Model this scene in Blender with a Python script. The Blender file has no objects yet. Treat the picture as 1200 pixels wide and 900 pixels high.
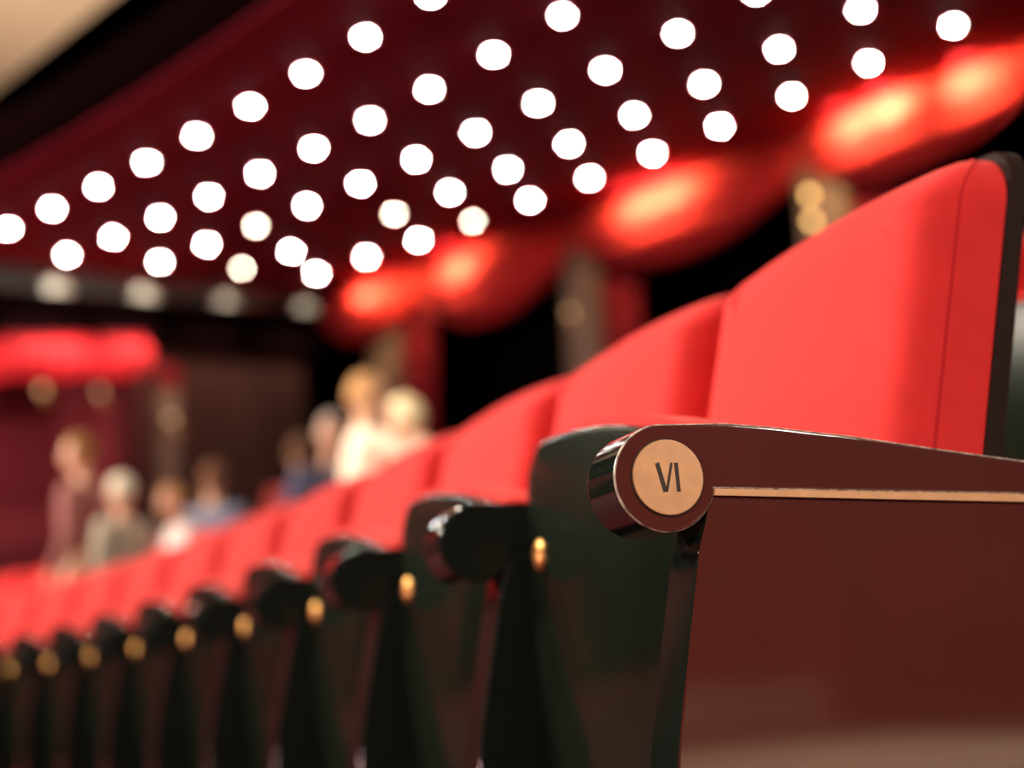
import bpy, bmesh, math, random
from mathutils import Vector, Matrix
random.seed(7)
PI = math.pi
SC = bpy.context.scene
COL = SC.collection

# ------------------------------------------------------------ camera
PITCH, ROLL, FPX = 0.192, 0.053, 1800.0
CAMZ = 0.44
fwd = Vector((0, math.cos(PITCH), math.sin(PITCH)))
up0 = Vector((0, -math.sin(PITCH), math.cos(PITCH)))
rt0 = Vector((1, 0, 0))
rt = rt0 * math.cos(ROLL) - up0 * math.sin(ROLL)
up = rt0 * math.sin(ROLL) + up0 * math.cos(ROLL)
cam_data = bpy.data.cameras.new('camera')
cam = bpy.data.objects.new('camera', cam_data)
COL.objects.link(cam)
m = Matrix((rt, up, -fwd)).transposed().to_4x4()
m.translation = (0, 0, CAMZ)
cam.matrix_world = m
cam_data.sensor_width = 36
cam_data.lens = FPX / 1200 * 36
cam_data.clip_end = 200
cam_data.clip_start = 0.05
cam_data.dof.use_dof = True
cam_data.dof.focus_distance = 1.275
cam_data.dof.aperture_fstop = 2.0
SC.camera = cam

# ------------------------------------------------------------ world and lights
w = bpy.data.worlds.new('world'); SC.world = w; w.use_nodes = True
w.node_tree.nodes['Background'].inputs[0].default_value = (0.9, 0.25, 0.3, 1)
w.node_tree.nodes['Background'].inputs[1].default_value = 0.012
SC.view_settings.view_transform = 'Standard'
SC.view_settings.look = 'None'
SC.view_settings.gamma = 1
SC.view_settings.exposure = 0
SC.view_settings.use_curve_mapping = False
SC.cycles.use_denoising = True
SC.cycles.sample_clamp_indirect = 12
SC.cycles.max_bounces = 6

def light(name, kind, loc, target, power, color=(1, 1, 1), size=0.1, angle=1.2, blend=0.6, size_y=None):
    d = bpy.data.lights.new(name, kind)
    d.energy = power; d.color = color
    if kind == 'AREA':
        d.size = size
        if size_y:
            d.shape = 'RECTANGLE'; d.size_y = size_y
    else:
        d.shadow_soft_size = size
    if kind == 'SPOT':
        d.spot_size = angle; d.spot_blend = blend
    o = bpy.data.objects.new(name, d); COL.objects.link(o)
    o.location = loc
    o.rotation_euler = (Vector(target) - Vector(loc)).to_track_quat('-Z', 'Y').to_euler()
    return o

WARM = (1.0, 0.86, 0.70)
light('stage_house_light', 'AREA', (-8.5, 6.8, 5.0), (-0.8, 3.4, 0.7), 1250, WARM, 1.2)
light('near_seat_fill', 'SPOT', (-4.2, 2.6, 4.2), (0.25, 1.75, 0.75), 900, WARM, 0.3, 0.62, 0.9)  # added spot, brightens only the nearest seats
light('aisle_fill', 'AREA', (-1.6, -3.2, 3.4), (0.6, 1.8, 0.7), 215, WARM, 1.2)  # added fill from behind the camera for the aisle-facing sides
light('ceiling_fill', 'AREA', (-8.5, 4.0, 0.3), (-1.5, 9, 4.6), 330, (1, 0.6, 0.6), 1.2)  # added low fill that lifts the maroon soffit
for hx, hy in ((-0.9, 1.2), (-0.2, 2.4), (-1.6, 2.9), (-1.0, 4.2), (-2.6, 4.6)):
    light('unseen_overhead_spot', 'SPOT', (hx, hy, 6.8), (hx * 0.9, hy, 0), 170, WARM, 0.12, 1.0, 0.5)  # unseen spots added for highlights on the armrest tops
light('people_fill', 'SPOT', (-2.2, 3.6, 3.4), (-0.5, 6.7, 1.3), 800, (1, 0.86, 0.66), 0.06, 0.27, 0.7)  # added spot to brighten the embracing pair
light('people_fill', 'SPOT', (-3.6, 4.0, 3.4), (-1.75, 7.0, 1.3), 200, (1, 0.82, 0.62), 0.06, 0.42, 0.7)  # second added spot, for the people on the left
light('floor_reflector_light', 'AREA', (4.9, -2.6, 3.0), (4.9, -2.6, 0), 430, (1, 0.92, 0.80), 0.6)  # added light for the unseen pale slab mirrored in the end panel
for rx, ra in ((0.4, 27.0), (0.2, 24.5), (1.0, 29.5), (0.6, 32.0)):
    light('unseen_soffit_spot', 'SPOT', (-20.806 + (26.5 + rx) * math.cos(math.radians(ra)), -9.346 + (26.5 + rx) * math.sin(math.radians(ra)), 3.75), (0.8, 2.4, 0.6), 22, WARM, 0.06, 1.6, 0.6)  # added for unseen downlights further along, to catch the armrest edges

# ------------------------------------------------------------ materials
def mat(name, col, rough=0.5, metal=0.0, coat=0.0, sheen=0.0, emit=None, spec=0.5, noise=None, bump=None, sheen_tint=(1, 0.6, 0.6)):
    mm = bpy.data.materials.new(name); mm.use_nodes = True
    nt = mm.node_tree; b = nt.nodes['Principled BSDF']
    b.inputs['Base Color'].default_value = (*col, 1)
    b.inputs['Roughness'].default_value = rough
    b.inputs['Metallic'].default_value = metal
    b.inputs['Specular IOR Level'].default_value = spec
    b.inputs['Coat Weight'].default_value = coat
    b.inputs['Coat Roughness'].default_value = 0.06
    if sheen:
        b.inputs['Sheen Weight'].default_value = sheen
        b.inputs['Sheen Roughness'].default_value = 0.45
        b.inputs['Sheen Tint'].default_value = (*sheen_tint, 1)
    if emit:
        b.inputs['Emission Color'].default_value = (*emit[0], 1)
        b.inputs['Emission Strength'].default_value = emit[1]
    if noise or bump:
        tc = nt.nodes.new('ShaderNodeTexCoord')
        n = nt.nodes.new('ShaderNodeTexNoise')
        sc, amt = noise or (bump[0], 0)
        n.inputs['Scale'].default_value = sc
        n.inputs['Detail'].default_value = 4
        nt.links.new(tc.outputs['Object'], n.inputs['Vector'])
        if noise:
            r = nt.nodes.new('ShaderNodeValToRGB')
            r.color_ramp.elements[0].position = 0.3; r.color_ramp.elements[1].position = 0.7
            r.color_ramp.elements[0].color = (*[c * (1 - amt) for c in col], 1)
            r.color_ramp.elements[1].color = (*[min(1, c * (1 + amt)) for c in col], 1)
            nt.links.new(n.outputs['Fac'], r.inputs['Fac'])
            nt.links.new(r.outputs['Color'], b.inputs['Base Color'])
        if bump:
            n2 = nt.nodes.new('ShaderNodeTexNoise'); n2.inputs['Scale'].default_value = bump[0]
            nt.links.new(tc.outputs['Object'], n2.inputs['Vector'])
            bp = nt.nodes.new('ShaderNodeBump'); bp.inputs['Strength'].default_value = bump[1]
            bp.inputs['Distance'].default_value = 0.002
            nt.links.new(n2.outputs['Fac'], bp.inputs['Height'])
            nt.links.new(bp.outputs['Normal'], b.inputs['Normal'])
    return mm

M = {}
M['velvet'] = mat('red_velvet', (0.66, 0.022, 0.022), 0.85, sheen=0.2, spec=0.25, noise=(22, 0.07), bump=(300, 0.15), sheen_tint=(1, 0.42, 0.35))
M['seam'] = mat('red_seam', (0.50, 0.012, 0.018), 0.8, spec=0.2)
M['green'] = mat('dark_green_lacquer', (0.0055, 0.010, 0.0058), 0.22, coat=0.45, spec=0.08, noise=(6, 0.3))
M['scroll'] = mat('dark_green_gloss', (0.006, 0.011, 0.008), 0.07, coat=1.0, noise=(6, 0.3))
M['satin'] = mat('dark_green_satin', (0.004, 0.007, 0.005), 0.42, spec=0.35, noise=(6, 0.3))
M['board'] = mat('dark_brown_board', (0.020, 0.008, 0.006), 0.6, spec=0.08)
M['worn_shine'] = mat('worn_edge_highlight', (0.42, 0.34, 0.28), 0.35, noise=(140, 0.75))  # edge wear together with a pale edge highlight painted as colour
M['mahogany'] = mat('mahogany_lacquer', (0.088, 0.016, 0.012), 0.45, spec=0.05, coat=1.0, noise=(5, 0.12))
M['brass'] = mat('brushed_brass', (0.66, 0.335, 0.155), 0.36, metal=0.2, noise=(60, 0.08))
M['brass_bright'] = mat('polished_brass', (0.9, 0.50, 0.15), 0.36, metal=1)
M['numeral'] = mat('engraved_dark', (0.035, 0.016, 0.008), 0.6)
M['groove'] = mat('dark_groove', (0.02, 0.008, 0.006), 0.7)
M['soffit'] = mat('maroon_soffit', (0.25, 0.005, 0.022), 0.75, spec=0.15, noise=(1.2, 0.1))
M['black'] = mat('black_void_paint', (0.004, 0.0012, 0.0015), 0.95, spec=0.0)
M['carpet'] = mat('dark_red_carpet', (0.08, 0.006, 0.010), 0.95, noise=(30, 0.3), spec=0.1)
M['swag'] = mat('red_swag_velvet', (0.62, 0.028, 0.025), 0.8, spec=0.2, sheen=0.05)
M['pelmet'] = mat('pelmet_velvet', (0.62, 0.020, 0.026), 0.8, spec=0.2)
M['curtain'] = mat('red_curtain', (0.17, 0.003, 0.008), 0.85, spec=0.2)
M['pilaster'] = mat('brown_pilaster', (0.16, 0.085, 0.055), 0.6, noise=(3, 0.2))
M['wallbrown'] = mat('dark_brown_wall', (0.050, 0.016, 0.011), 0.8, spec=0.15, noise=(2, 0.15))
M['fascia'] = mat('fascia_paint', (0.035, 0.026, 0.018), 0.6)
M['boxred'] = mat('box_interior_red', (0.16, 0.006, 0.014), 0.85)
M['cream'] = mat('cream_plaster', (0.78, 0.62, 0.42), 0.6)
M['trim'] = mat('lamp_trim', (0.35, 0.30, 0.26), 0.4, metal=0.6)
M['lamp'] = mat('lamp_lens', (1, 1, 1), 0.4, emit=((1, 0.97, 0.90), 500))
M['lamp_warm'] = mat('lamp_lens_warm', (1, 1, 1), 0.4, emit=((1, 0.86, 0.66), 120))
M['sconce'] = mat('sconce_glass', (1, 0.9, 0.7), 0.4, emit=((1, 0.55, 0.16), 6))
M['skin'] = mat('skin', (0.72, 0.40, 0.26), 0.55)
M['eye'] = mat('eye', (0.05, 0.03, 0.02), 0.3)

# ------------------------------------------------------------ mesh helpers
def obj(name, bm, material, parent=None, smooth=True, sharp=0.6):
    me = bpy.data.meshes.new(name)
    bmesh.ops.recalc_face_normals(bm, faces=bm.faces)
    bm.to_mesh(me); bm.free()
    if material: me.materials.append(material)
    if smooth:
        for p in me.polygons: p.use_smooth = True
        try: me.set_sharp_from_angle(angle=sharp)
        except Exception: pass
    o = bpy.data.objects.new(name, me); COL.objects.link(o)
    if parent: o.parent = parent
    return o

def empty(name, loc=(0, 0, 0), rz=0.0):
    o = bpy.data.objects.new(name, None); COL.objects.link(o)
    o.location = loc; o.rotation_euler = (0, 0, rz); o.empty_display_size = 0.1
    return o

def tag(o, label=None, cat=None, group=None, kind=None):
    if label: o['label'] = label
    if cat: o['category'] = cat
    if group: o['group'] = group
    if kind: o['kind'] = kind
    return o

def copy_tree(o, parent=None):
    c = o.copy(); COL.objects.link(c)
    if parent: c.parent = parent
    for ch in [x for x in bpy.data.objects if x.parent == o]:
        copy_tree(ch, c)
    return c

def bm_box(bm, x0, x1, y0, y1, z0, z1, bevel=0.0):
    vs = [bm.verts.new((x, y, z)) for x in (x0, x1) for y in (y0, y1) for z in (z0, z1)]
    idx = [(0, 1, 3, 2), (4, 6, 7, 5), (0, 4, 5, 1), (2, 3, 7, 6), (0, 2, 6, 4), (1, 5, 7, 3)]
    fs = [bm.faces.new([vs[i] for i in f]) for f in idx]
    if bevel:
        es = set(e for f in fs for e in f.edges)
        bmesh.ops.bevel(bm, geom=list(es), offset=bevel, segments=2, profile=0.5, affect='EDGES')

def box(name, material, parent, *a, bevel=0.0):
    bm = bmesh.new(); bm_box(bm, *a, bevel=bevel); return obj(name, bm, material, parent)

def prism(poly, y0, y1, bevel=0.0, seg=2):
    """poly in (x,z), extruded along y; rounded rims made of inset rings"""
    n = len(poly); P = [Vector(p) for p in poly]
    area = sum(P[i].x * P[(i + 1) % n].y - P[(i + 1) % n].x * P[i].y for i in range(n))
    sg = 1 if area > 0 else -1
    nor = []
    for i in range(n):
        a = (P[i] - P[i - 1]).normalized(); b = (P[(i + 1) % n] - P[i]).normalized()
        na = Vector((-a.y, a.x)) * sg; nb = Vector((-b.y, b.x)) * sg      # inward normals
        v = na + nb; v = v.normalized() if v.length > 1e-6 else na
        nor.append(v / max(0.5, v.dot(na)))
    rows = []
    if bevel:
        for k in range(seg + 1):
            t = PI / 2 * k / seg
            rows.append((bevel * (1 - math.sin(t)), y0 + bevel * (1 - math.cos(t))))
        rows.insert(0, (bevel * 1.25, y0))
        rows.append((0, y0 + bevel * 1.4))
        rows += [(ins, y0 + y1 - y) for ins, y in rows[::-1]]
    else:
        rows = [(0, y0), (0, y1)]
    bm = bmesh.new()
    R_ = [[bm.verts.new((P[i].x + nor[i].x * ins, y, P[i].y + nor[i].y * ins)) for i in range(n)] for ins, y in rows]
    bm.faces.new(R_[0]); bm.faces.new(R_[-1][::-1])
    for a, b in zip(R_, R_[1:]):
        for i in range(n): bm.faces.new((a[i], a[(i + 1) % n], b[(i + 1) % n], b[i]))
    return bm

def disc_prism(cx, cz, r, y0, y1, n=64, bevel=0.0):
    return prism([(cx + r * math.cos(2 * PI * i / n), cz + r * math.sin(2 * PI * i / n)) for i in range(n)], y0, y1, bevel)

def tube(pts, r, n=8, cap=True):
    bm = bmesh.new(); rings = []
    pts = [Vector(p) for p in pts]
    for i, p in enumerate(pts):
        t = (pts[min(i + 1, len(pts) - 1)] - pts[max(i - 1, 0)]).normalized()
        q = t.to_track_quat('Z', 'Y')
        rings.append([bm.verts.new(p + q @ Vector((r * math.cos(2 * PI * k / n), r * math.sin(2 * PI * k / n), 0))) for k in range(n)])
    for a, b in zip(rings, rings[1:]):
        for k in range(n): bm.faces.new((a[k], a[(k + 1) % n], b[(k + 1) % n], b[k]))
    if cap:
        bm.faces.new(rings[0]); bm.faces.new(rings[-1][::-1])
    return bm

def rrect(y0, y1, z0, z1, rt_, rb_, n=10, crown=0.0):
    """rounded rectangle outline in (y,z) with normals; crown lifts the middle of the top edge"""
    out = []
    for (cy, cz, r, a0) in ((y1 - rt_, z1 - rt_, rt_, 0), (y0 + rt_, z1 - rt_, rt_, 90), (y0 + rb_, z0 + rb_, rb_, 180), (y1 - rb_, z0 + rb_, rb_, 270)):
        for k in range(n + 1):
            a = math.radians(a0 + 90 * k / n)
            out.append((cy + r * math.cos(a), cz + r * math.sin(a), math.cos(a), math.sin(a)))
        if a0 in (0, 180):      # subdivide long edge
            pass
    res = []
    for i, p in enumerate(out):
        res.append(p); q = out[(i + 1) % len(out)]
        d = math.hypot(q[0] - p[0], q[1] - p[1])
        if d > 0.06:
            k = int(d / 0.03)
            for j in range(1, k):
                t = j / k
                res.append(tuple(p[c] + (q[c] - p[c]) * t for c in range(4)))
    if crown:
        ym = (y0 + y1) / 2; hw = (y1 - y0) / 2
        res = [(y, z + ((crown(y) if callable(crown) else crown * (1 - ((y - ym) / hw) ** 2)) if z > z1 - rt_ - 0.001 else 0), ny, nz) for (y, z, ny, nz) in res]
    return res

def pad(outline, depth, r_side, r_top, dome, plane, steps=6, back=True):
    """upholstered pad: flat side band, rounded front rim (larger at the top), domed front. plane(y,z,t)->xyz, t forward depth"""
    bm = bmesh.new(); rings = []
    cy = sum(p[0] for p in outline) / len(outline); cz = sum(p[1] for p in outline) / len(outline)
    def ring(f):
        return [bm.verts.new(plane(*f(p))) for p in outline]
    def rr(p): 
        t = max(0.0, p[3]) ** 2
        return r_side + (r_top - r_side) * t
    rings.append(ring(lambda p: (p[0], p[1], 0.0)))
    for k in range(steps + 1):
        a = PI / 2 * k / steps
        def f(p, a=a):
            r = rr(p); ins = r * (1 - math.cos(a)); t = depth - r + r * math.sin(a)
            return (p[0] - p[2] * ins, p[1] - p[3] * ins, t)
        rings.append(ring(f))
    for k in range(1, 9):
        s = 1 - k / 9.0
        def f(p, s=s):
            r = rr(p); y = p[0] - p[2] * r; z = p[1] - p[3] * r
            return (cy + (y - cy) * s, cz + (z - cz) * s, depth + dome * (1 - s ** 2.2))
        rings.append(ring(f))
    n = len(outline)
    for a, b in zip(rings, rings[1:]):
        for i in range(n): bm.faces.new((a[i], a[(i + 1) % n], b[(i + 1) % n], b[i]))
    bm.faces.new(rings[-1])
    if back: bm.faces.new(rings[0][::-1])
    return bm

# ------------------------------------------------------------ row layout (curved row of seats)
PSI, X0, Y0, KAP, SP = -0.319, 0.123, 1.265, 0.052, 0.53
def frame_at(u, dv=0.0):
    """point of the row at arc length u (m), dv rearward; heading a"""
    a = PSI - KAP * u
    x = X0 + (math.cos(a) - math.cos(PSI)) / KAP; y = Y0 + (math.sin(PSI) - math.sin(a)) / KAP
    return x + dv * math.cos(a), y - dv * math.sin(a), a
SEATC = (X0 - math.cos(PSI) / KAP, Y0 + math.sin(PSI) / KAP); SEATR = 1 / KAP

# auditorium circle of soffit, lamps and rear wall
S = 1.35
CX, CY, R0, DR, A0, DA, SL = -15.412 * S, -6.923 * S, 19.608 * S, 0.675 * S, 0.708, 0.0224, 0.121
def ceil_z(R, a): return CAMZ + 2.6 * S + SL * (R - R0) - 0.011 * (a - A0) * R
def polar(R, a, z): return Vector((CX + R * math.cos(a), CY + R * math.sin(a), z))
RW = R0 + DR * 5.3
def rad(d): return math.radians(d)

# ------------------------------------------------------------ structure
def grid_surface(fn, nu, nv):
    bm = bmesh.new()
    g = [[bm.verts.new(fn(i / nu, j / nv)) for j in range(nv + 1)] for i in range(nu + 1)]
    for i in range(nu):
        for j in range(nv): bm.faces.new((g[i][j], g[i + 1][j], g[i + 1][j + 1], g[i][j + 1]))
    return bm
def solid_sheet(fn, nu, nv, thick_vec):
    bm = grid_surface(fn, nu, nv)
    r = bmesh.ops.extrude_face_region(bm, geom=list(bm.faces))
    for v in r['geom']:
        if isinstance(v, bmesh.types.BMVert): v.co += Vector(thick_vec)
    return bm

bm = bmesh.new(); bm_box(bm, -16, 9, -7, 20, -0.1, 0.0)
tag(obj('floor', bm, M['carpet'], smooth=False), kind='structure')
def step_fn(i, j):
    a = rad(18.1) + i * rad(42); R = SEATR + 0.62 + j * 9
    return (SEATC[0] + R * math.cos(a), SEATC[1] + R * math.sin(a), 0.3)
tag(obj('floor_platform', solid_sheet(step_fn, 60, 6, (0, 0, -0.3)), M['carpet'], smooth=False), kind='structure')
bm = bmesh.new(); bm_box(bm, 3.2, 6.6, -4.2, -0.9, 0.0, 0.02)  # unseen pale slab added to reflect low in the end panel
tag(obj('floor_reflector', bm, M['cream'], smooth=False), kind='structure')

AF, AE = rad(16), rad(53.6)
RF = R0 - 0.8 * DR
def soffit_fn(i, j):
    a = AF + i * (AE - AF); R = RF + j * (RW + 1.4 - RF)
    return polar(R, a, ceil_z(R, a))
tag(obj('ceiling', solid_sheet(soffit_fn, 60, 8, (0, 0, 0.12)), M['soffit']), kind='structure')
def front_fn(i, j):                         # rounded dark front of the balcony above the soffit
    a = AF + i * (AE - AF); t = j * PI / 2
    return polar(RF - 0.01 - 0.15 * math.sin(t), a, ceil_z(RF, a) + 0.01 + 0.2 * (1 - math.cos(t)) + 0.06 * j)
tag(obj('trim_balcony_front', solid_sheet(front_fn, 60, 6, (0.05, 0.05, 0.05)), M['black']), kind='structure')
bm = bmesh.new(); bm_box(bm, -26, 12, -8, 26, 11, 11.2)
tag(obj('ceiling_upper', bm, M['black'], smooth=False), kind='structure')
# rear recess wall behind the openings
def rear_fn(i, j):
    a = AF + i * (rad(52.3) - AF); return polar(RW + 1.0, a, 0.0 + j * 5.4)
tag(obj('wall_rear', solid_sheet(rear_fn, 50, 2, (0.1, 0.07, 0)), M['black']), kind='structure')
def head_fn(i, j):
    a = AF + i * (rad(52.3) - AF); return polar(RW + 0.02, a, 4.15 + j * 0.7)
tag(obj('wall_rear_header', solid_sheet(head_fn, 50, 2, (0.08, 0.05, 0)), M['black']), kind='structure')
def dado_fn(i, j):
    a = AF + i * (rad(52.3) - AF); return polar(RW, a, 0.2 + j * 1.0)
tag(obj('wall_rear_dado', solid_sheet(dado_fn, 50, 2, (0.1, 0.07, 0)), M['wallbrown']), kind='structure')

# side wall at the far end, local frame: s metres along the wall from the corner, n towards the room
WC = Vector((-1.7, 15.4, 0)); WD = Vector((-0.563, -0.826, 0)).normalized(); WN = Vector((0.826, -0.563, 0)).normalized()
WD = Vector((-0.563, -0.826, 0)).normalized()
WN = Vector((-WD.y, WD.x, 0))
if WN.dot(-WC) < 0: WN = -WN
def wp(s_, n_, z_): return WC + WD * s_ + WN * n_ + Vector((0, 0, z_))
def wbox(name, material, s0, s1, n0, n1, z0, z1, slope=0.0, parent=None, kind=None):
    bm = bmesh.new(); vs = []
    for s_ in (s0, s1):
        for n_ in (n0, n1):
            for z_ in (z0, z1):
                vs.append(bm.verts.new(wp(s_, n_, z_ - (slope * s_ if z_ > 0.3 else 0))))
    for f in [(0, 1, 3, 2), (4, 6, 7, 5), (0, 4, 5, 1), (2, 3, 7, 6), (0, 2, 6, 4), (1, 5, 7, 3)]:
        bm.faces.new([vs[i] for i in f])
    o = obj(name, bm, material, parent, smooth=False)
    if kind: o['kind'] = kind
    return o
wbox('wall_far', M['wallbrown'], 0.25, 2.5, -0.55, -0.35, 0.2, 4.05, 0.10, kind='structure')
wbox('wall_far_corner', M['black'], -1.4, 0.25, -0.9, -0.7, 0.2, 4.5, 0.10, kind='structure')
wbox('wall_far_upper', M['black'], -0.2, 7.5, -0.4, -0.25, 3.85, 4.6, 0.11, kind='structure')
wbox('trim_far_fascia', M['fascia'], -0.2, 7.5, -0.15, 0.0, 4.27, 4.62, 0.118, kind='structure')
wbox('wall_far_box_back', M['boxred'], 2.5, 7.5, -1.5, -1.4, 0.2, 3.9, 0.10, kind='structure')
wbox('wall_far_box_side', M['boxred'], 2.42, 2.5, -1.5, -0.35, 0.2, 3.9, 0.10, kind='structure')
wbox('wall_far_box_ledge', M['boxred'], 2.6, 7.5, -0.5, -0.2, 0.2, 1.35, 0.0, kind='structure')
# near walls around the aisle, behind the camera
tag(box('wall_aisle', mat('aisle_wall_red', (0.20, 0.022, 0.022), 0.7), None, -1.5, 8.6, -6.6, -6.4, 0, 5.2), kind='structure')
tag(box('baseboard_aisle', M['cream'], None, -1.5, 8.6, -6.4, -6.36, 0, 0.34), kind='structure')

# cream curved cornice of the main auditorium, high at the top left
def cornice_fn(i, j):
    p = Vector((-5.2, 13.85, 0)) + i * Vector((4.4, -5.0, 0)) 
    n = Vector((-0.75, -0.66, 0))
    t = j * PI * 0.75
    return p + n * (0.9 - 0.9 * math.cos(t)) + Vector((0, 0, 5.94 + 0.75 * math.sin(t) * 0 + 0.5 * (1 - math.cos(t * 0.8))))
tag(obj('trim_cornice', solid_sheet(cornice_fn, 16, 10, (0.0, 0.0, 0.1)), M['cream']), kind='structure')
light('cornice_lamp', 'AREA', (-5.4, 9.2, 4.6), (-4.4, 11.8, 6.2), 60, (1, 0.82, 0.6), 0.5)

# ------------------------------------------------------------ ceiling downlights
def make_downlight(material):
    r = empty('ceiling_downlight')
    bm = bmesh.new(); n = 24
    prof = [(0.030, 0.0), (0.052, 0.0), (0.055, 0.004), (0.052, 0.010), (0.030, 0.010), (0.026, 0.005)]
    g = [[bm.verts.new((q * math.cos(2 * PI * k / n), q * math.sin(2 * PI * k / n), z - 0.012)) for q, z in prof] for k in range(n)]
    for k in range(n):
        for j in range(len(prof)):
            bm.faces.new((g[k][j], g[(k + 1) % n][j], g[(k + 1) % n][(j + 1) % len(prof)], g[k][(j + 1) % len(prof)]))
    obj('trim_ring', bm, M['trim'], r)
    bm = bmesh.new(); rows = [(0.026, -0.006), (0.022, -0.011), (0.013, -0.015)]
    rr_ = [[bm.verts.new((q * math.cos(2 * PI * k / n), q * math.sin(2 * PI * k / n), z)) for k in range(n)] for q, z in rows]
    for a, b in zip(rr_, rr_[1:]):
        for k in range(n): bm.faces.new((a[k], a[(k + 1) % n], b[(k + 1) % n], b[k]))
    bm.faces.new(rr_[-1]); bm.faces.new(rr_[0][::-1])
    obj('lens', bm, material, r)
    return r
proto_w, proto_c = make_downlight(M['lamp']), make_downlight(M['lamp_warm'])
ROWN = ['front', 'second', 'middle', 'fourth', 'rear']
ORD = ['farthest', 'second farthest', 'third farthest', 'fourth farthest', 'fifth farthest', 'sixth farthest', 'seventh farthest',
       'eighth farthest', 'ninth farthest', 'tenth farthest', 'eleventh farthest']
rows_j = [(7, -1), (7, -2), (6, -4), (5, -5), (4, -6)]
used = set()
for r in range(5):
    k0 = rows_j[r][0]; n = 0
    for j in range(rows_j[r][0], rows_j[r][1] - 1, -1):
        if (r, j) == (3, 3): continue                      # no lamp burns there
        warm = (r, j) in ((2, 4), (3, 5), (3, 2), (4, 1))
        pr = proto_c if warm else proto_w
        o = pr if pr not in used else copy_tree(pr)
        used.add(pr)
        R = R0 + r * DR; a = A0 + (j + r) * DA
        o.location = polar(R, a, ceil_z(R, a))
        tag(o, 'round %s downlight, %s in the %s row of the maroon soffit' % ('cream' if warm else 'white', ORD[n], ROWN[r]),
            'ceiling light', 'round downlights in the maroon balcony soffit')
        n += 1
# beams of the last lamps falling on the far fascia
for (s_, pw) in ((3.62, 75), (2.66, 75), (1.65, 45), (0.55, 45)):
    p = wp(s_, 0.22, 0)
    p.z = ceil_z(math.hypot(p.x - CX, p.y - CY), math.atan2(p.y - CY, p.x - CX)) - 0.04
    light('downlight_beam', 'SPOT', p, wp(s_, 0.0, p.z - 0.25), pw, (1, 0.92, 0.72), 0.02, 1.3, 0.5)

# ------------------------------------------------------------ swags, curtains, pilasters on the rear wall
def make_swag(a1, a2, ztop, dend, dsag, label, out=0.42):
    def fn(i, j):
        a = rad(a1 + (a2 - a1) * i); b = math.sin(PI * i)
        zt = ztop + 0.02 * (a1 + (a2 - a1) * i - 45) * -0.35
        drop = dend + dsag * (b ** 0.8)
        bulge = 0.10 + out * (0.25 + 0.75 * b) * math.sin(PI * (0.12 + 0.80 * j)) ** 0.9
        bulge += 0.014 * math.sin(j * 22 + 3 * b) * (0.3 + j)
        return polar(RW - bulge, a, zt - drop * j)
    t = empty('swag_curtain', polar(RW, rad((a1 + a2) / 2), ztop))
    bm = solid_sheet(fn, 48, 28, (0.02, 0.014, 0))
    for v in bm.verts: v.co -= t.location
    obj('drape', bm, M['swag'], t)
    def tr(i): return Vector(fn(i, 1.0)) - t.location
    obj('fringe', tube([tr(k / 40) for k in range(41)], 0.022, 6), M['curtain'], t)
    tag(t, label, 'curtain swag', 'red swags along the rear wall')
make_swag(34.0, 38.3, 4.60, 0.30, 0.42, 'red draped swag under the soffit edge, at the upper right picture corner')
make_swag(38.4, 41.9, 4.56, 0.34, 0.30, 'red draped swag with orange glow, above the nearest seat back', 0.36)
make_swag(42.0, 46.5, 4.52, 0.26, 0.42, 'red draped swag with single wide glowing oval, between the two gold-lit pilasters')
make_swag(46.6, 50.3, 4.50, 0.22, 0.50, 'red draped swag with small yellow glow, above the black opening')
make_swag(50.4, 52.6, 4.48, 0.30, 0.26, 'smallest red swag, at the far corner of the rear wall')

for (a, z, pw, o_) in ((51.5, 4.32, 3, 0.60), (50.9, 4.30, 1.5, .60), (49.25, 4.34, 6, 0.72), (45.2, 4.35, 6, 0.74), (44.5, 4.37, 6, 0.74), (41.3, 4.40, 6, 0.64), (40.6, 4.42, 7, 0.64), (39.4, 4.44, 6, .55), (37.6, 4.50, 5, .70)):
    a -= 0.55
    p = polar(RW - o_, rad(a), z)
    light('swag_washer', 'SPOT', p, polar(RW - 0.2, rad(a), z - 0.12), pw * 13, (1, 0.82, 0.38), 0.03, 2.4, 0.9)

def make_pilaster(a1, a2, label, curtain_label):
    t = empty('wall_pilaster', polar(RW, rad((a1 + a2) / 2), 0.3), rad((a1 + a2) / 2))
    wdt = RW * rad(abs(a2 - a1)) / 2
    box('shaft', M['pilaster'], t, -0.14, 0.0, -wdt, wdt, 0.25, 4.2, bevel=0.01)
    box('plinth', M['pilaster'], t, -0.18, 0.0, -wdt - 0.03, wdt + 0.03, 0, 0.25, bevel=0.01)
    box('capital', M['pilaster'], t, -0.17, 0.0, -wdt - 0.03, wdt + 0.03, 3.9, 3.98, bevel=0.01)
    tag(t, label, 'pilaster', 'brown pilasters on the rear wall')
    def fn(i, j):
        a = rad(a1 - 0.9 * i * (1 - 0.25 * math.sin(PI * min(1, j * 1.4))))
        return polar(RW - 0.02 - 0.05 * abs(math.sin(i * PI * 5)), a, 0.25 + 4.1 * (1 - j))
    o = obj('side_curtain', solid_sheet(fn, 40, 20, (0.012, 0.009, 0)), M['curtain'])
    tag(o, curtain_label, 'curtain', 'tied red curtains beside the pilasters')
make_pilaster(46.2, 46.85, 'brown pilaster with faint gold glints, middle of the rear wall', 'red curtain hanging beside the middle brown pilaster')
make_pilaster(50.85, 51.5, 'greyish pilaster behind the two embracing people', 'red curtain hanging down behind the embracing people')
make_pilaster(41.35, 42.1, 'brown pilaster with bright gold lamps, just behind the nearest seat', 'red curtain hanging right of the gold-lit pilaster')

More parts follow.
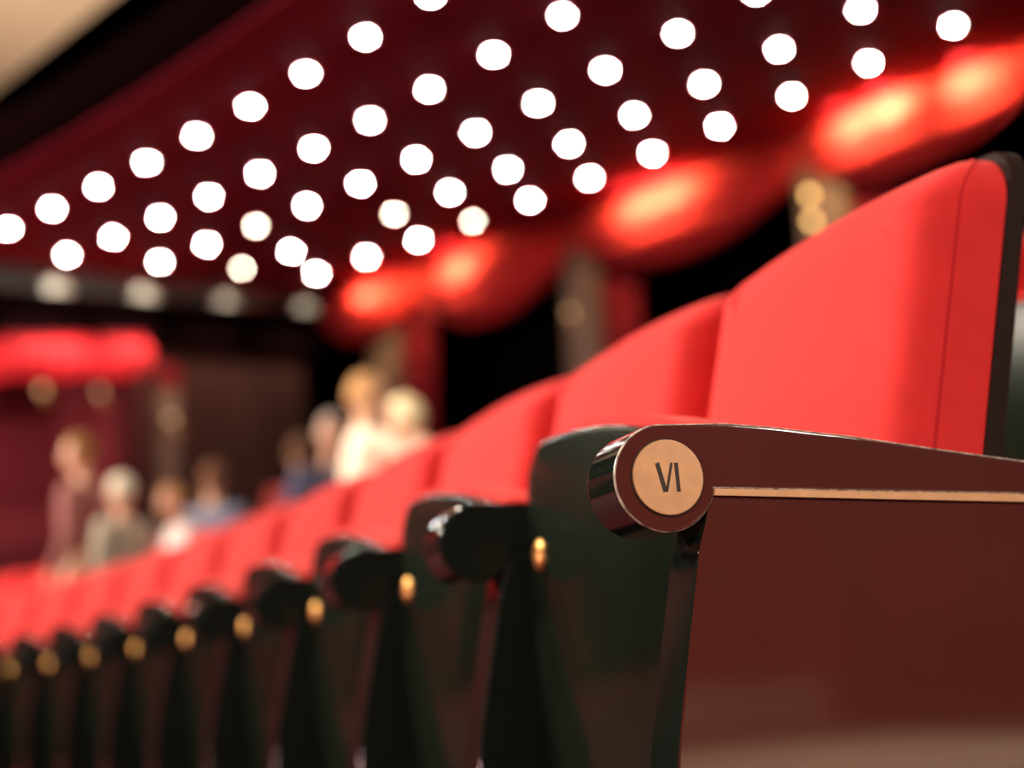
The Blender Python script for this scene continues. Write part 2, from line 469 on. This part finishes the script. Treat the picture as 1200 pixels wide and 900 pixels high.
def make_sconce(a, z, label, bright=1.0, loc=None):
    t = empty('wall_sconce', loc or polar(RW - 0.16, rad(a), z), rad(a))
    obj('bracket', tube([(0.02, 0, -0.1), (-0.05, 0, -0.1), (-0.09, 0, -0.06), (-0.09, 0, -0.02)], 0.010, 8), M['brass_bright'], t)
    bm = bmesh.new(); bmesh.ops.create_uvsphere(bm, u_segments=16, v_segments=10, radius=0.028)
    for v in bm.verts: v.co.x -= 0.09; v.co.z *= 1.15
    mt = M['sconce'] if bright >= 1 else mat('sconce_glass_dim', (1, 0.9, 0.7), 0.4, emit=((1, 0.50, 0.16), 6 * bright))
    obj('globe', bm, mt, t)
    tag(t, label, 'wall lamp')
make_sconce(41.75, 4.00, 'small gold globe lamp, upper one on the nearest brown pilaster', 1)
make_sconce(41.75, 3.79, 'small gold globe lamp, lower one on the nearest brown pilaster', 1)
make_sconce(46.55, 3.62, 'dim gold globe lamp on the middle brown pilaster', 0.16)

# ------------------------------------------------------------ far box: pelmet, post, little lamps
t = empty('box_pelmet', wp(3.9, 0, 0))
def pel_fn(i, j):
    s_ = 2.58 + i * 4.6; z = 3.60 - 0.155 * (s_ - 2.58) - (0.30 + 0.04 * math.sin(i * PI * 7) ** 2) * j
    return wp(s_, -0.12 + 0.03 * math.sin(i * 150) * (0.3 + j) + 0.10 * math.sin(PI * j), z)
bm = solid_sheet(pel_fn, 220, 8, tuple(-0.02 * WN))
for v in bm.verts: v.co -= t.location
obj('drape', bm, M['pelmet'], t)
def rod(i): return Vector(pel_fn(i, 0)) + Vector((0, 0, 0.03)) - t.location
obj('rail', tube([rod(0), rod(0.5), rod(1)], 0.02, 8), M['curtain'], t)
tag(t, 'bright red pleated pelmet over the far stage box', 'pelmet')
for s_ in (5.6, 4.6, 3.6, 2.9):
    light('pelmet_washer', 'SPOT', wp(s_, 1.0, 3.45 - 0.155 * (s_ - 2.58)), wp(s_, -0.1, 3.42 - 0.155 * (s_ - 2.58)), 46, (1, 0.7, 0.65), 0.05, 1.5, 0.9)
t = empty('box_post', wp(2.26, -0.16, 0.3))
rz = math.atan2(WD.y, WD.x)
t.rotation_euler = (0, 0, rz)
box('shaft', M['pilaster'], t, -0.07, 0.07, -0.07, 0.07, 0.25, 2.95, bevel=0.02)
box('plinth', M['pilaster'], t, -0.11, 0.11, -0.11, 0.11, 0, 0.25, bevel=0.01)
box('capital', M['curtain'], t, -0.09, 0.09, -0.09, 0.09, 2.9, 3.12, bevel=0.02)
tag(t, 'brown post at the corner of the far stage box', 'post')
light('box_lamp', 'POINT', wp(4.3, -0.8, 2.9), wp(4.3, -0.8, 0), 6, (1, 0.5, 0.4), 0.1)
for (s_, z_, br, lb) in ((4.11, 2.97, 0.8, 'gold globe lamp under the pelmet, nearest the picture edge'), (3.47, 3.07, 0.22, 'dimmer gold globe lamp under the middle of the pelmet'), (2.85, 3.13, 0.06, 'faint reddish globe lamp under the pelmet, beside the post')):
    make_sconce(0, 0, lb, br, wp(s_, -0.26, z_))
make_sconce(0, 0, 'dim globe lamp halfway up the box corner post', 0.10, wp(2.26, -0.0, 2.92))

# ------------------------------------------------------------ seats
SLOPE = 0.24
def back_plane(y, z, t):
    return (0.340 + SLOPE * (z - 0.63) - t - 0.10 * t * (1 - ((y - 0.267) / 0.243) ** 2), y, z)
def make_seat():
    root = empty('theatre_seat')
    W0, W1 = 0.040, 0.502
    ol = rrect(W0, W1, 0.36, 0.928, 0.055, 0.02, crown=0.010)
    bm = pad(ol, 0.088, 0.040, 0.084, 0.0, back_plane)
    b = obj('backrest', bm, M['velvet'], root, sharp=1.2)
    # seam running round the rim
    pts = []
    for p in ol:
        r_ = 0.040 + 0.044 * max(0, p[3]) ** 2; a = PI * 0.03
        ins = r_ * (1 - math.cos(a)); tt = 0.088 - r_ + r_ * math.sin(a)
        pts.append(back_plane(p[0] - p[2] * (ins - 0.0002), p[1] - p[3] * (ins - 0.0002), tt))
    pts.append(pts[0])
    obj('seam', tube(pts, 0.0011, 6, cap=False), M['seam'], b)
    ol2 = rrect(W0 - 0.003, W1 + 0.003, 0.33, 0.934, 0.045, 0.02, crown=0.010)
    bm = pad(ol2, 0.020, 0.003, 0.003, 0.0, lambda y, z, t: (0.3605 + SLOPE * (z - 0.63) - t, y, z))
    obj('back_board', bm, M['board'], root)
    # tipped-up seat: curved underside shell in front, red cushion behind
    def shell_plane(y, z, t):
        ym = 0.285
        return (0.082 + 0.25 * (z - 0.55) ** 2 - t, y, z)
    ol3 = rrect(0.072, 0.514, 0.16, 0.700, 0.050, 0.05, crown=lambda y: 0.008 - 0.44 * (y - 0.46) ** 2)
    bm = pad(ol3, 0.030, 0.012, 0.010, 0.010, shell_plane)
    sh = obj('seat_shell', bm, M['green'], root)
    def cush_plane(y, z, t): return (0.080 + t, y, z)
    ol4 = rrect(0.074, 0.516, 0.17, 0.710, 0.055, 0.05, crown=lambda y: 0.008 - 0.44 * (y - 0.46) ** 2)
    bm = pad(ol4, 0.070, 0.030, 0.030, 0.010, cush_plane)
    obj('seat_cushion', bm, M['velvet'], root, sharp=1.2)
    bm = bmesh.new(); bmesh.ops.create_uvsphere(bm, u_segments=24, v_segments=12, radius=0.019)
    for v in bm.verts:
        v.co = Vector((v.co.x * 0.42 + 0.050, v.co.y + 0.458, v.co.z + 0.578))
    obj('stud', bm, M['brass_bright'], root)
    return root

def arc_pts(cx, cz, r, a0, a1, n):
    return [(cx + r * math.cos(rad(a0 + (a1 - a0) * k / n)), cz + r * math.sin(rad(a0 + (a1 - a0) * k / n))) for k in range(n + 1)]
def make_arm(end=False):
    root = empty('armrest_standard')
    face = M['mahogany'] if end else M['green']
    R = 0.0455; c = (0.0, 0.600)
    top = [(0.060, 0.6465), (0.100, 0.6435), (0.180, 0.635), (0.264, 0.6235), (0.351, 0.6125), (0.46, 0.603), (0.475, 0.598), (0.475, 0.578)]
    # clockwise from the hook under the scroll, round the front, over the top, back to the rear
    poly = arc_pts(c[0], c[1], R, -14, -272, 56)
    poly = [p for p in poly]
    poly += top + [(0.36, 0.5815), (0.20, 0.586), (0.044, 0.5905)]
    bm = prism(poly, 0.0, 0.066, bevel=0.0026, seg=3)
    for v in bm.verts:
        t_ = min(1, max(0, (v.co.x - 0.06) / 0.15)); v.co.y *= 1 - 0.5 * t_
    a = obj('armrest', bm, M['scroll'], root, sharp=0.5)
    if True:
        a.data.materials.append(M['mahogany'] if end else M['satin'])
        if end: a.data.materials.append(M['worn_shine'])
        for p in a.data.polygons:
            if p.normal.y < -0.9: p.material_index = 1
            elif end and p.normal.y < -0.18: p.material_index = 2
    def px_(z):   # front edge of the pedestal
        pts = [(0.0, 0.03), (0.12, 0.0), (0.30, -0.012), (0.367, -0.007), (0.393, -0.003), (0.46, 0.010), (0.543, 0.0265), (0.584, 0.041), (0.60, 0.046)]
        for (z0, x0), (z1, x1) in zip(pts, pts[1:]):
            if z0 <= z <= z1: return x0 + (x1 - x0) * (z - z0) / (z1 - z0)
        return pts[-1][1]
    zz = [0.584 - 0.584 * k / 28 for k in range(29)]
    def pr(z): return 0.348 + 0.045 * max(0, (z - 0.45) / 0.13) ** 1.6 + 0.03 * max(0, (0.2 - z) / 0.2) ** 2
    poly = [(px_(z) , z if k else 0.5885) for k, z in enumerate(zz)][::-1] + [(pr(z), z if k else 0.5795) for k, z in enumerate(zz)]
    poly = poly[::-1]
    bm = prism(poly, 0.0015, 0.060, bevel=0.002)
    for v in bm.verts:
        if v.co.x > 0.2 and v.co.y > 0.03: v.co.y -= 0.038
    ped = obj('pedestal', bm, M['scroll'], root, sharp=0.5)
    if True:
        ped.data.materials.append(M['mahogany'] if end else M['satin'])
        for p in ped.data.polygons:
            if p.normal.y < -0.9: p.material_index = 1
    if end:
        # brass inlay strip between armrest and side panel
        bm = prism([(0.0435, 0.5903), (0.20, 0.5858), (0.363, 0.5812), (0.363, 0.5745), (0.20, 0.5795), (0.0425, 0.5848)][::-1], -0.0018, 0.004)
        obj('inlay_strip', bm, M['brass'], root, smooth=False)
        bm = disc_prism(0.0015, 0.6002, 0.0328, -0.0006, 0.003, 64)
        obj('plaque_groove', bm, M['groove'], root)
        bm = disc_prism(0.0015, 0.6002, 0.0316, -0.0026, 0.003, 72, bevel=0.0006)
        pl = obj('number_plaque', bm, M['brass'], root)
        pl['label'] = 'round brass plaque engraved VI'
        def bar(x0, z0, x1, z1, wd):
            d = Vector((x1 - x0, z1 - z0)).normalized(); n = Vector((-d.y, d.x)) * wd / 2
            return prism([(x0 + n.x, z0 + n.y), (x0 - n.x, z0 - n.y), (x1 - n.x, z1 - n.y), (x1 + n.x, z1 + n.y)], -0.0029, -0.0020)
        bm = bar(-0.0080, 0.6122, -0.0022, 0.5880, 0.0039)
        b2 = bar(0.0050, 0.6122, -0.0010, 0.5880, 0.0022)
        me = bpy.data.meshes.new('tmp'); b2.to_mesh(me); b2.free(); bm.from_mesh(me)
        obj('letter_v', bm, M['numeral'], pl, smooth=False)
        obj('letter_i', bar(0.0090, 0.6122, 0.0098, 0.5880, 0.0034), M['numeral'], pl, smooth=False)
    box('foot_plate', M['green'], root, 0.0, 0.36, -0.005, 0.07, 0.0, 0.012, bevel=0.002)
    return root

NUM = ['first', 'second', 'third', 'fourth', 'fifth', 'sixth', 'seventh', 'eighth', 'ninth', 'tenth', 'eleventh', 'twelfth', 'thirteenth', 'fourteenth', 'fifteenth', 'sixteenth']
def place_row(seat, arm, n, dv, dz, start, label_seat, label_arm, group_s, group_a, first_arm=None):
    for i in range(n):
        x, y, a = frame_at(start + SP * i, dv)
        o = seat if (i == 0 and not seat.get('used')) else copy_tree(seat)
        seat['used'] = 1
        if 'used' in o: del o['used']
        o.location = (x, y, dz); o.rotation_euler = (0, 0, -a - KAP * 0 * SP)
        xm, ym, am = frame_at(start + SP * (i + 0.5), dv)
        loc = Vector((xm, ym, 0)) - (Matrix.Rotation(-am, 3, 'Z') @ Vector((0, SP / 2, 0)))
        o.location = (loc.x, loc.y, dz); o.rotation_euler = (0, 0, -am)
        tag(o, label_seat % NUM[i], 'theatre seat', group_s)
    for i in range(n + 1):
        x, y, a = frame_at(start + SP * i, dv)
        if i == 0 and first_arm: o = first_arm
        else: o = copy_tree(arm)
        o.location = (x, y, dz); o.rotation_euler = (0, 0, -a)
        if not (i == 0 and first_arm):
            tag(o, label_arm % NUM[i], 'armrest', group_a)

seat = make_seat()
arm = make_arm(False)
end = make_arm(True); end.name = 'aisle_end_panel'
tag(end, 'mahogany aisle end panel with scroll armrest, brass strip and round VI plaque', 'armrest')
place_row(seat, arm, 14, 0.0, 0.0, 0.0,
          'red velvet tip-up seat with dark green shell, %s seat from the VI end panel',
          'dark green scroll-fronted armrest standard, %s in the row counting the VI end panel',
          'red tip-up seats of the row in front', 'dark green armrests of the row in front', end)
if 'used' in seat: del seat['used']
s2, a2 = copy_tree(seat), copy_tree(arm)
ROW2 = [1, 2, 3] + list(range(9, 19))
for n_, i in enumerate(ROW2):
    src_s = s2 if n_ == 0 else copy_tree(seat)
    xm, ym, am = frame_at(SP * (i + 0.5) - 0.02, 0.95)
    loc = Vector((xm, ym, 0)) - (Matrix.Rotation(-am, 3, 'Z') @ Vector((0, SP / 2, 0)))
    src_s.location = (loc.x, loc.y, 0.3); src_s.rotation_euler = (0, 0, -am)
    tag(src_s, 'red seat of the row behind, %s along the sliver right of the nearest seat back' % NUM[n_] if n_ < 3 else
        'red seat top peeking over the far end of the front row, %s of these' % NUM[n_ - 3], 'theatre seat', 'red tip-up seats of the row behind')
for n_, i in enumerate([1, 2, 3, 4] + list(range(9, 20))):
    src_a = a2 if n_ == 0 else copy_tree(arm)
    x, y, a = frame_at(SP * i - 0.02, 0.95)
    src_a.location = (x, y, 0.3); src_a.rotation_euler = (0, 0, -a)
    tag(src_a, ('dark green armrest of the row behind, %s from the nearest one' % NUM[n_]) if n_ < 4 else ('dark armrest behind the far end of the front row, %s of these' % NUM[n_ - 4]), 'armrest', 'dark green armrests of the row behind')
bpy.data.objects.remove(arm.children[0], do_unlink=True) if False else None
for ch in list(arm.children_recursive): bpy.data.objects.remove(ch, do_unlink=True)
bpy.data.objects.remove(arm, do_unlink=True)

# ------------------------------------------------------------ people
def skin_body(joints, edges, radii, root_i=0):
    me = bpy.data.meshes.new('body'); me.from_pydata(joints, edges, [])
    o = bpy.data.objects.new('body', me); COL.objects.link(o)
    md = o.modifiers.new('skin', 'SKIN')
    for i, r in enumerate(radii):
        v = me.skin_vertices[0].data[i]; v.radius = (r, r) if not isinstance(r, tuple) else r
    me.skin_vertices[0].data[root_i].use_root = True
    sb = o.modifiers.new('sub', 'SUBSURF'); sb.levels = 2; sb.render_levels = 2
    return o

def freeze(o):
    dg = bpy.context.evaluated_depsgraph_get(); dg.update()
    me = bpy.data.meshes.new_from_object(o.evaluated_get(dg))
    bm = bmesh.new(); bm.from_mesh(me)
    bpy.data.objects.remove(o, do_unlink=True)
    return bm

def person(loc, face, H, top, legs, hair, label, lean=0.0, arms='down', long_hair=False, side=0.0, name='person'):
    """face: heading angle; local +y is forward. lean forward in radians, side tilt in radians"""
    k = H / 1.75
    root = empty(name, loc, face - PI / 2)
    hip = Vector((0, 0, 0.93 * k))
    def L(x, y, z):      # upper-body point, leaning about the hips
        v = Vector((x, y, z)) * k - hip
        v = Matrix.Rotation(-lean, 3, 'X') @ v
        v = Matrix.Rotation(side, 3, 'Y') @ v
        return v + hip
    J, E_, Rr = [], [], []
    def add(p, r, parent=None):
        J.append(tuple(p)); Rr.append(r * k)
        if parent is not None: E_.append((parent, len(J) - 1))
        return len(J) - 1
    pel = add(Vector((0, 0, 0.95 * k)), 0.135)
    wst = add(L(0, 0, 1.10), 0.115, pel); chs = add(L(0, 0.01, 1.30), 0.135, wst)
    nkb = add(L(0, 0, 1.44), 0.075, chs); nck = add(L(0, 0.01, 1.50), 0.052, nkb); hd0 = add(L(0, 0.02, 1.56), 0.06, nck)
    segs = {}
    for sx in (-1, 1):
        h = add(Vector((sx * 0.10, 0, 0.88)) * k, 0.095, pel); kn = add(Vector((sx * 0.11, 0.03, 0.50)) * k, 0.058, h)
        an = add(Vector((sx * 0.11, -0.02, 0.09)) * k, 0.040, kn); toe = add(Vector((sx * 0.12, 0.14, 0.035)) * k, 0.035, an)
        sh = add(L(sx * 0.185, 0, 1.40), 0.062, chs)
        if arms == 'down': el = (sx * 0.24, -0.02, 1.12); wr = (sx * 0.22, 0.10, 0.90); hv = Vector((0, 0.25, -1))
        elif arms == 'hug': el = (sx * 0.27, 0.20, 1.30); wr = (sx * 0.10, 0.38, 1.33); hv = Vector((-sx * 0.9, 0.3, 0.1))
        elif arms == 'front': el = (sx * 0.24, 0.12, 1.16); wr = (sx * 0.12, 0.32, 1.18); hv = Vector((-sx * 0.3, 1, 0.1))
        else: el = (sx * 0.25, 0.05, 1.14); wr = (sx * 0.20, 0.28, 1.05); hv = Vector((0, 1, 0))
        e = add(L(*el), 0.044, sh); wpt = L(*wr); wj = add(wpt, 0.030, e)
        hv.normalize(); hv = Matrix.Rotation(-lean, 3, 'X') @ hv
        latv = hv.cross(Vector((0, 0, 1))); latv = latv.normalized() if latv.length > 0.1 else Vector((0, 1, 0))
        if abs(hv.z) > 0.8: latv = Vector((0, 1, 0))
        nrm = hv.cross(latv).normalized()
        pm = add(wpt + hv * 0.05 * k, 0.030, wj)
        for q, (off, ln) in enumerate(((-0.027, 0.066), (-0.009, 0.078), (0.009, 0.072), (0.027, 0.056))):
            b0 = add(wpt + (hv * 0.085 + latv * off) * k, 0.009, pm)
            b1 = add(wpt + (hv * (0.085 + ln * 0.55) + latv * off * 1.1 + nrm * 0.006) * k, 0.0085, b0)
            add(wpt + (hv * (0.085 + ln) + latv * off * 1.15 + nrm * 0.024) * k, 0.0075, b1)
        t0 = add(wpt + (hv * 0.045 - latv * 0.038) * k, 0.011, pm)
        add(wpt + (hv * 0.085 - latv * 0.055 + nrm * 0.012) * k, 0.009, t0)
        segs[sx] = (J[h], J[kn], J[an], J[toe], J[sh], J[e], J[wj])
    o = skin_body(J, E_, [r for r in Rr], pel)
    bm = freeze(o)
    # head welded in through the remesh below
    hc = L(0, 0.035, 1.645); hb = bmesh.new()
    bmesh.ops.create_uvsphere(hb, u_segments=32, v_segments=24, radius=1.0)
    rot = (Matrix.Rotation(side, 3, 'Y') @ Matrix.Rotation(-lean * 0.8, 3, 'X'))
    for v in hb.verts:
        x, y, z = v.co
        w_ = 0.076 * (1 - 0.20 * max(0, -z)); d_ = 0.098
        p = Vector((x * w_, y * d_, z * 0.118))
        if y > 0.5 and abs(x) < 0.16 and -0.25 < z < 0.12: p.y += 0.022 * (1 - abs(x) / 0.16)      # nose
        if y > 0.6 and 0.08 < z < 0.3 and 0.2 < abs(x) < 0.5: p.y -= 0.008                          # eye sockets
        if y > 0.6 and -0.52 < z < -0.38 and abs(x) < 0.3: p.y += 0.005                              # lips
        if y > 0.4 and z < -0.75: p.y += 0.010                                                       # chin
        if abs(x) > 0.93 and -0.25 < z < 0.25: p.x *= 1.16                                           # ears
        v.co = hc + rot @ (p * k)
    me = bpy.data.meshes.new('h'); hb.to_mesh(me); hb.free(); bm.from_mesh(me)
    b = obj('body', bm, M['skin'], root)
    rm = b.modifiers.new('remesh', 'REMESH'); rm.mode = 'VOXEL'; rm.voxel_size = 0.008 * k; rm.use_smooth_shade = True
    for sx in (-1, 1):
        eb = bmesh.new(); bmesh.ops.create_uvsphere(eb, u_segments=12, v_segments=8, radius=0.011 * k)
        q = hc + rot @ (Vector((sx * 0.030, 0.088, 0.018)) * k)
        for v in eb.verts: v.co += q
        obj('eye', eb, M['eye'], b)
    # hair
    hb = bmesh.new(); bmesh.ops.create_uvsphere(hb, u_segments=32, v_segments=20, radius=1.0)
    kill = []
    for v in hb.verts:
        x, y, z = v.co
        if (y > 0.25 and z < 0.45 + 0.2 * (y - 0.25)) or z < (-0.9 if long_hair else -0.45): kill.append(v)
        p = Vector((x * 0.086, y * 0.108 - 0.004, z * 0.128 + 0.003))
        if long_hair and z < 0: p.z *= 1.9; p.x *= 1.1
        p *= 1 + 0.02 * math.sin(x * 21 + z * 9)
        v.co = hc + rot @ (p * k)
    bmesh.ops.delete(hb, geom=kill, context='VERTS')
    ho = obj('hair', hb, hair, root)
    sd = ho.modifiers.new('thick', 'SOLIDIFY'); sd.thickness = 0.012 * k
    # top
    J2 = [tuple(L(0, 0, 0.90)), tuple(L(0, 0, 1.10)), tuple(L(0, 0.01, 1.30)), tuple(L(0, 0, 1.43))]
    R2 = [0.155, 0.138, 0.158, 0.085]; E2 = [(0, 1), (1, 2), (2, 3)]
    for sx in (-1, 1):
        a_ = len(J2); J2 += [segs[sx][4], segs[sx][5], tuple(Vector(segs[sx][5]).lerp(Vector(segs[sx][6]), 0.88))]
        R2 += [0.080, 0.058, 0.043]; E2 += [(2, a_), (a_, a_ + 1), (a_ + 1, a_ + 2)]
    o = skin_body(J2, E2, [r * k for r in R2], 0); bm = freeze(o)
    obj('shirt', bm, top, root)
    J3 = [(0, 0, 0.99 * k), (0, 0, 0.93 * k)]; R3 = [0.150, 0.155]; E3 = [(0, 1)]
    for sx in (-1, 1):
        a_ = len(J3); an = Vector(segs[sx][2])
        J3 += [segs[sx][0], segs[sx][1], tuple(an + Vector((0, 0, 0.02)))]
        R3 += [0.105, 0.074, 0.062]; E3 += [(1, a_), (a_, a_ + 1), (a_ + 1, a_ + 2)]
    o = skin_body(J3, E3, [r * k for r in R3], 0); bm = freeze(o)
    obj('trousers', bm, legs, root)
    for sx in (-1, 1):
        an, toe = Vector(segs[sx][2]), Vector(segs[sx][3])
        o = skin_body([tuple((an.x, an.y - 0.04 * k, 0.045 * k)), tuple((an.x, an.y + 0.05, 0.05 * k)), tuple((toe.x, toe.y + 0.02, 0.035 * k))], [(0, 1), (1, 2)], [0.045 * k, 0.048 * k, 0.036 * k], 0)
        obj('shoe', freeze(o), M['black'], root)
    tag(root, label, 'person')
    return root

def cloth(n, c): return mat(n, c, 0.85, spec=0.2)
denim = cloth('dark_trousers', (0.02, 0.022, 0.03))
FZ = 0.3
def at(px_dir, Y): return (px_dir * Y, Y, FZ)
person(at(-0.100, 6.5), rad(15), 1.47, cloth('cream_shirt', (0.85, 0.70, 0.58)), denim, cloth('blond_hair', (0.50, 0.27, 0.12)),
       'blond person in a cream top, left one of the embracing pair', lean=0.0, arms='hug')
person(at(-0.040, 6.2), rad(175), 1.34, cloth('white_shirt', (0.92, 0.88, 0.80)), denim, cloth('pale_blond_hair', (0.85, 0.70, 0.44)),
       'pale blond person in a bright white shirt, right one of the embracing pair', lean=0.32, arms='hug')
person(at(-0.123, 7.1), rad(-70), 1.40, cloth('navy_jacket', (0.10, 0.11, 0.19)), denim, cloth('grey_hair', (0.62, 0.52, 0.46)),
       'grey-haired person in a navy jacket, behind the blond person', arms='down', lean=0.1)
person(at(-0.284, 6.9), rad(170), 1.34, cloth('dusty_pink_top', (0.34, 0.14, 0.13)), denim, cloth('golden_brown_hair', (0.30, 0.15, 0.05)),
       'golden-haired person in a dusty pink top by the far box', arms='down')
person(at(-0.258, 6.45), rad(150), 1.08, cloth('pale_grey_shirt', (0.50, 0.46, 0.36)), denim, cloth('white_hair', (0.85, 0.83, 0.66)),
       'white-haired person in a pale shirt, facing away', arms='down')
person(at(-0.200, 8.0), rad(80), 1.35, cloth('blue_grey_shirt', (0.22, 0.26, 0.36)), denim, cloth('brown_hair', (0.20, 0.09, 0.05)),
       'brown-haired person in a blue-grey shirt beside the box post', arms='down')
person(at(-0.214, 7.5), rad(-150), 1.17, cloth('plain_white_shirt', (0.80, 0.74, 0.72)), denim, cloth('orange_brown_hair', (0.55, 0.28, 0.12)),
       'shorter person in a white shirt, warmly lit face', arms='front', lean=0.15)
person(at(-0.142, 7.9), rad(70), 1.45, cloth('dark_red_top', (0.22, 0.02, 0.02)), denim, cloth('mid_brown_hair', (0.16, 0.08, 0.04)),
       'dark-haired person in a dark red top, left of the embracing pair', arms='down')
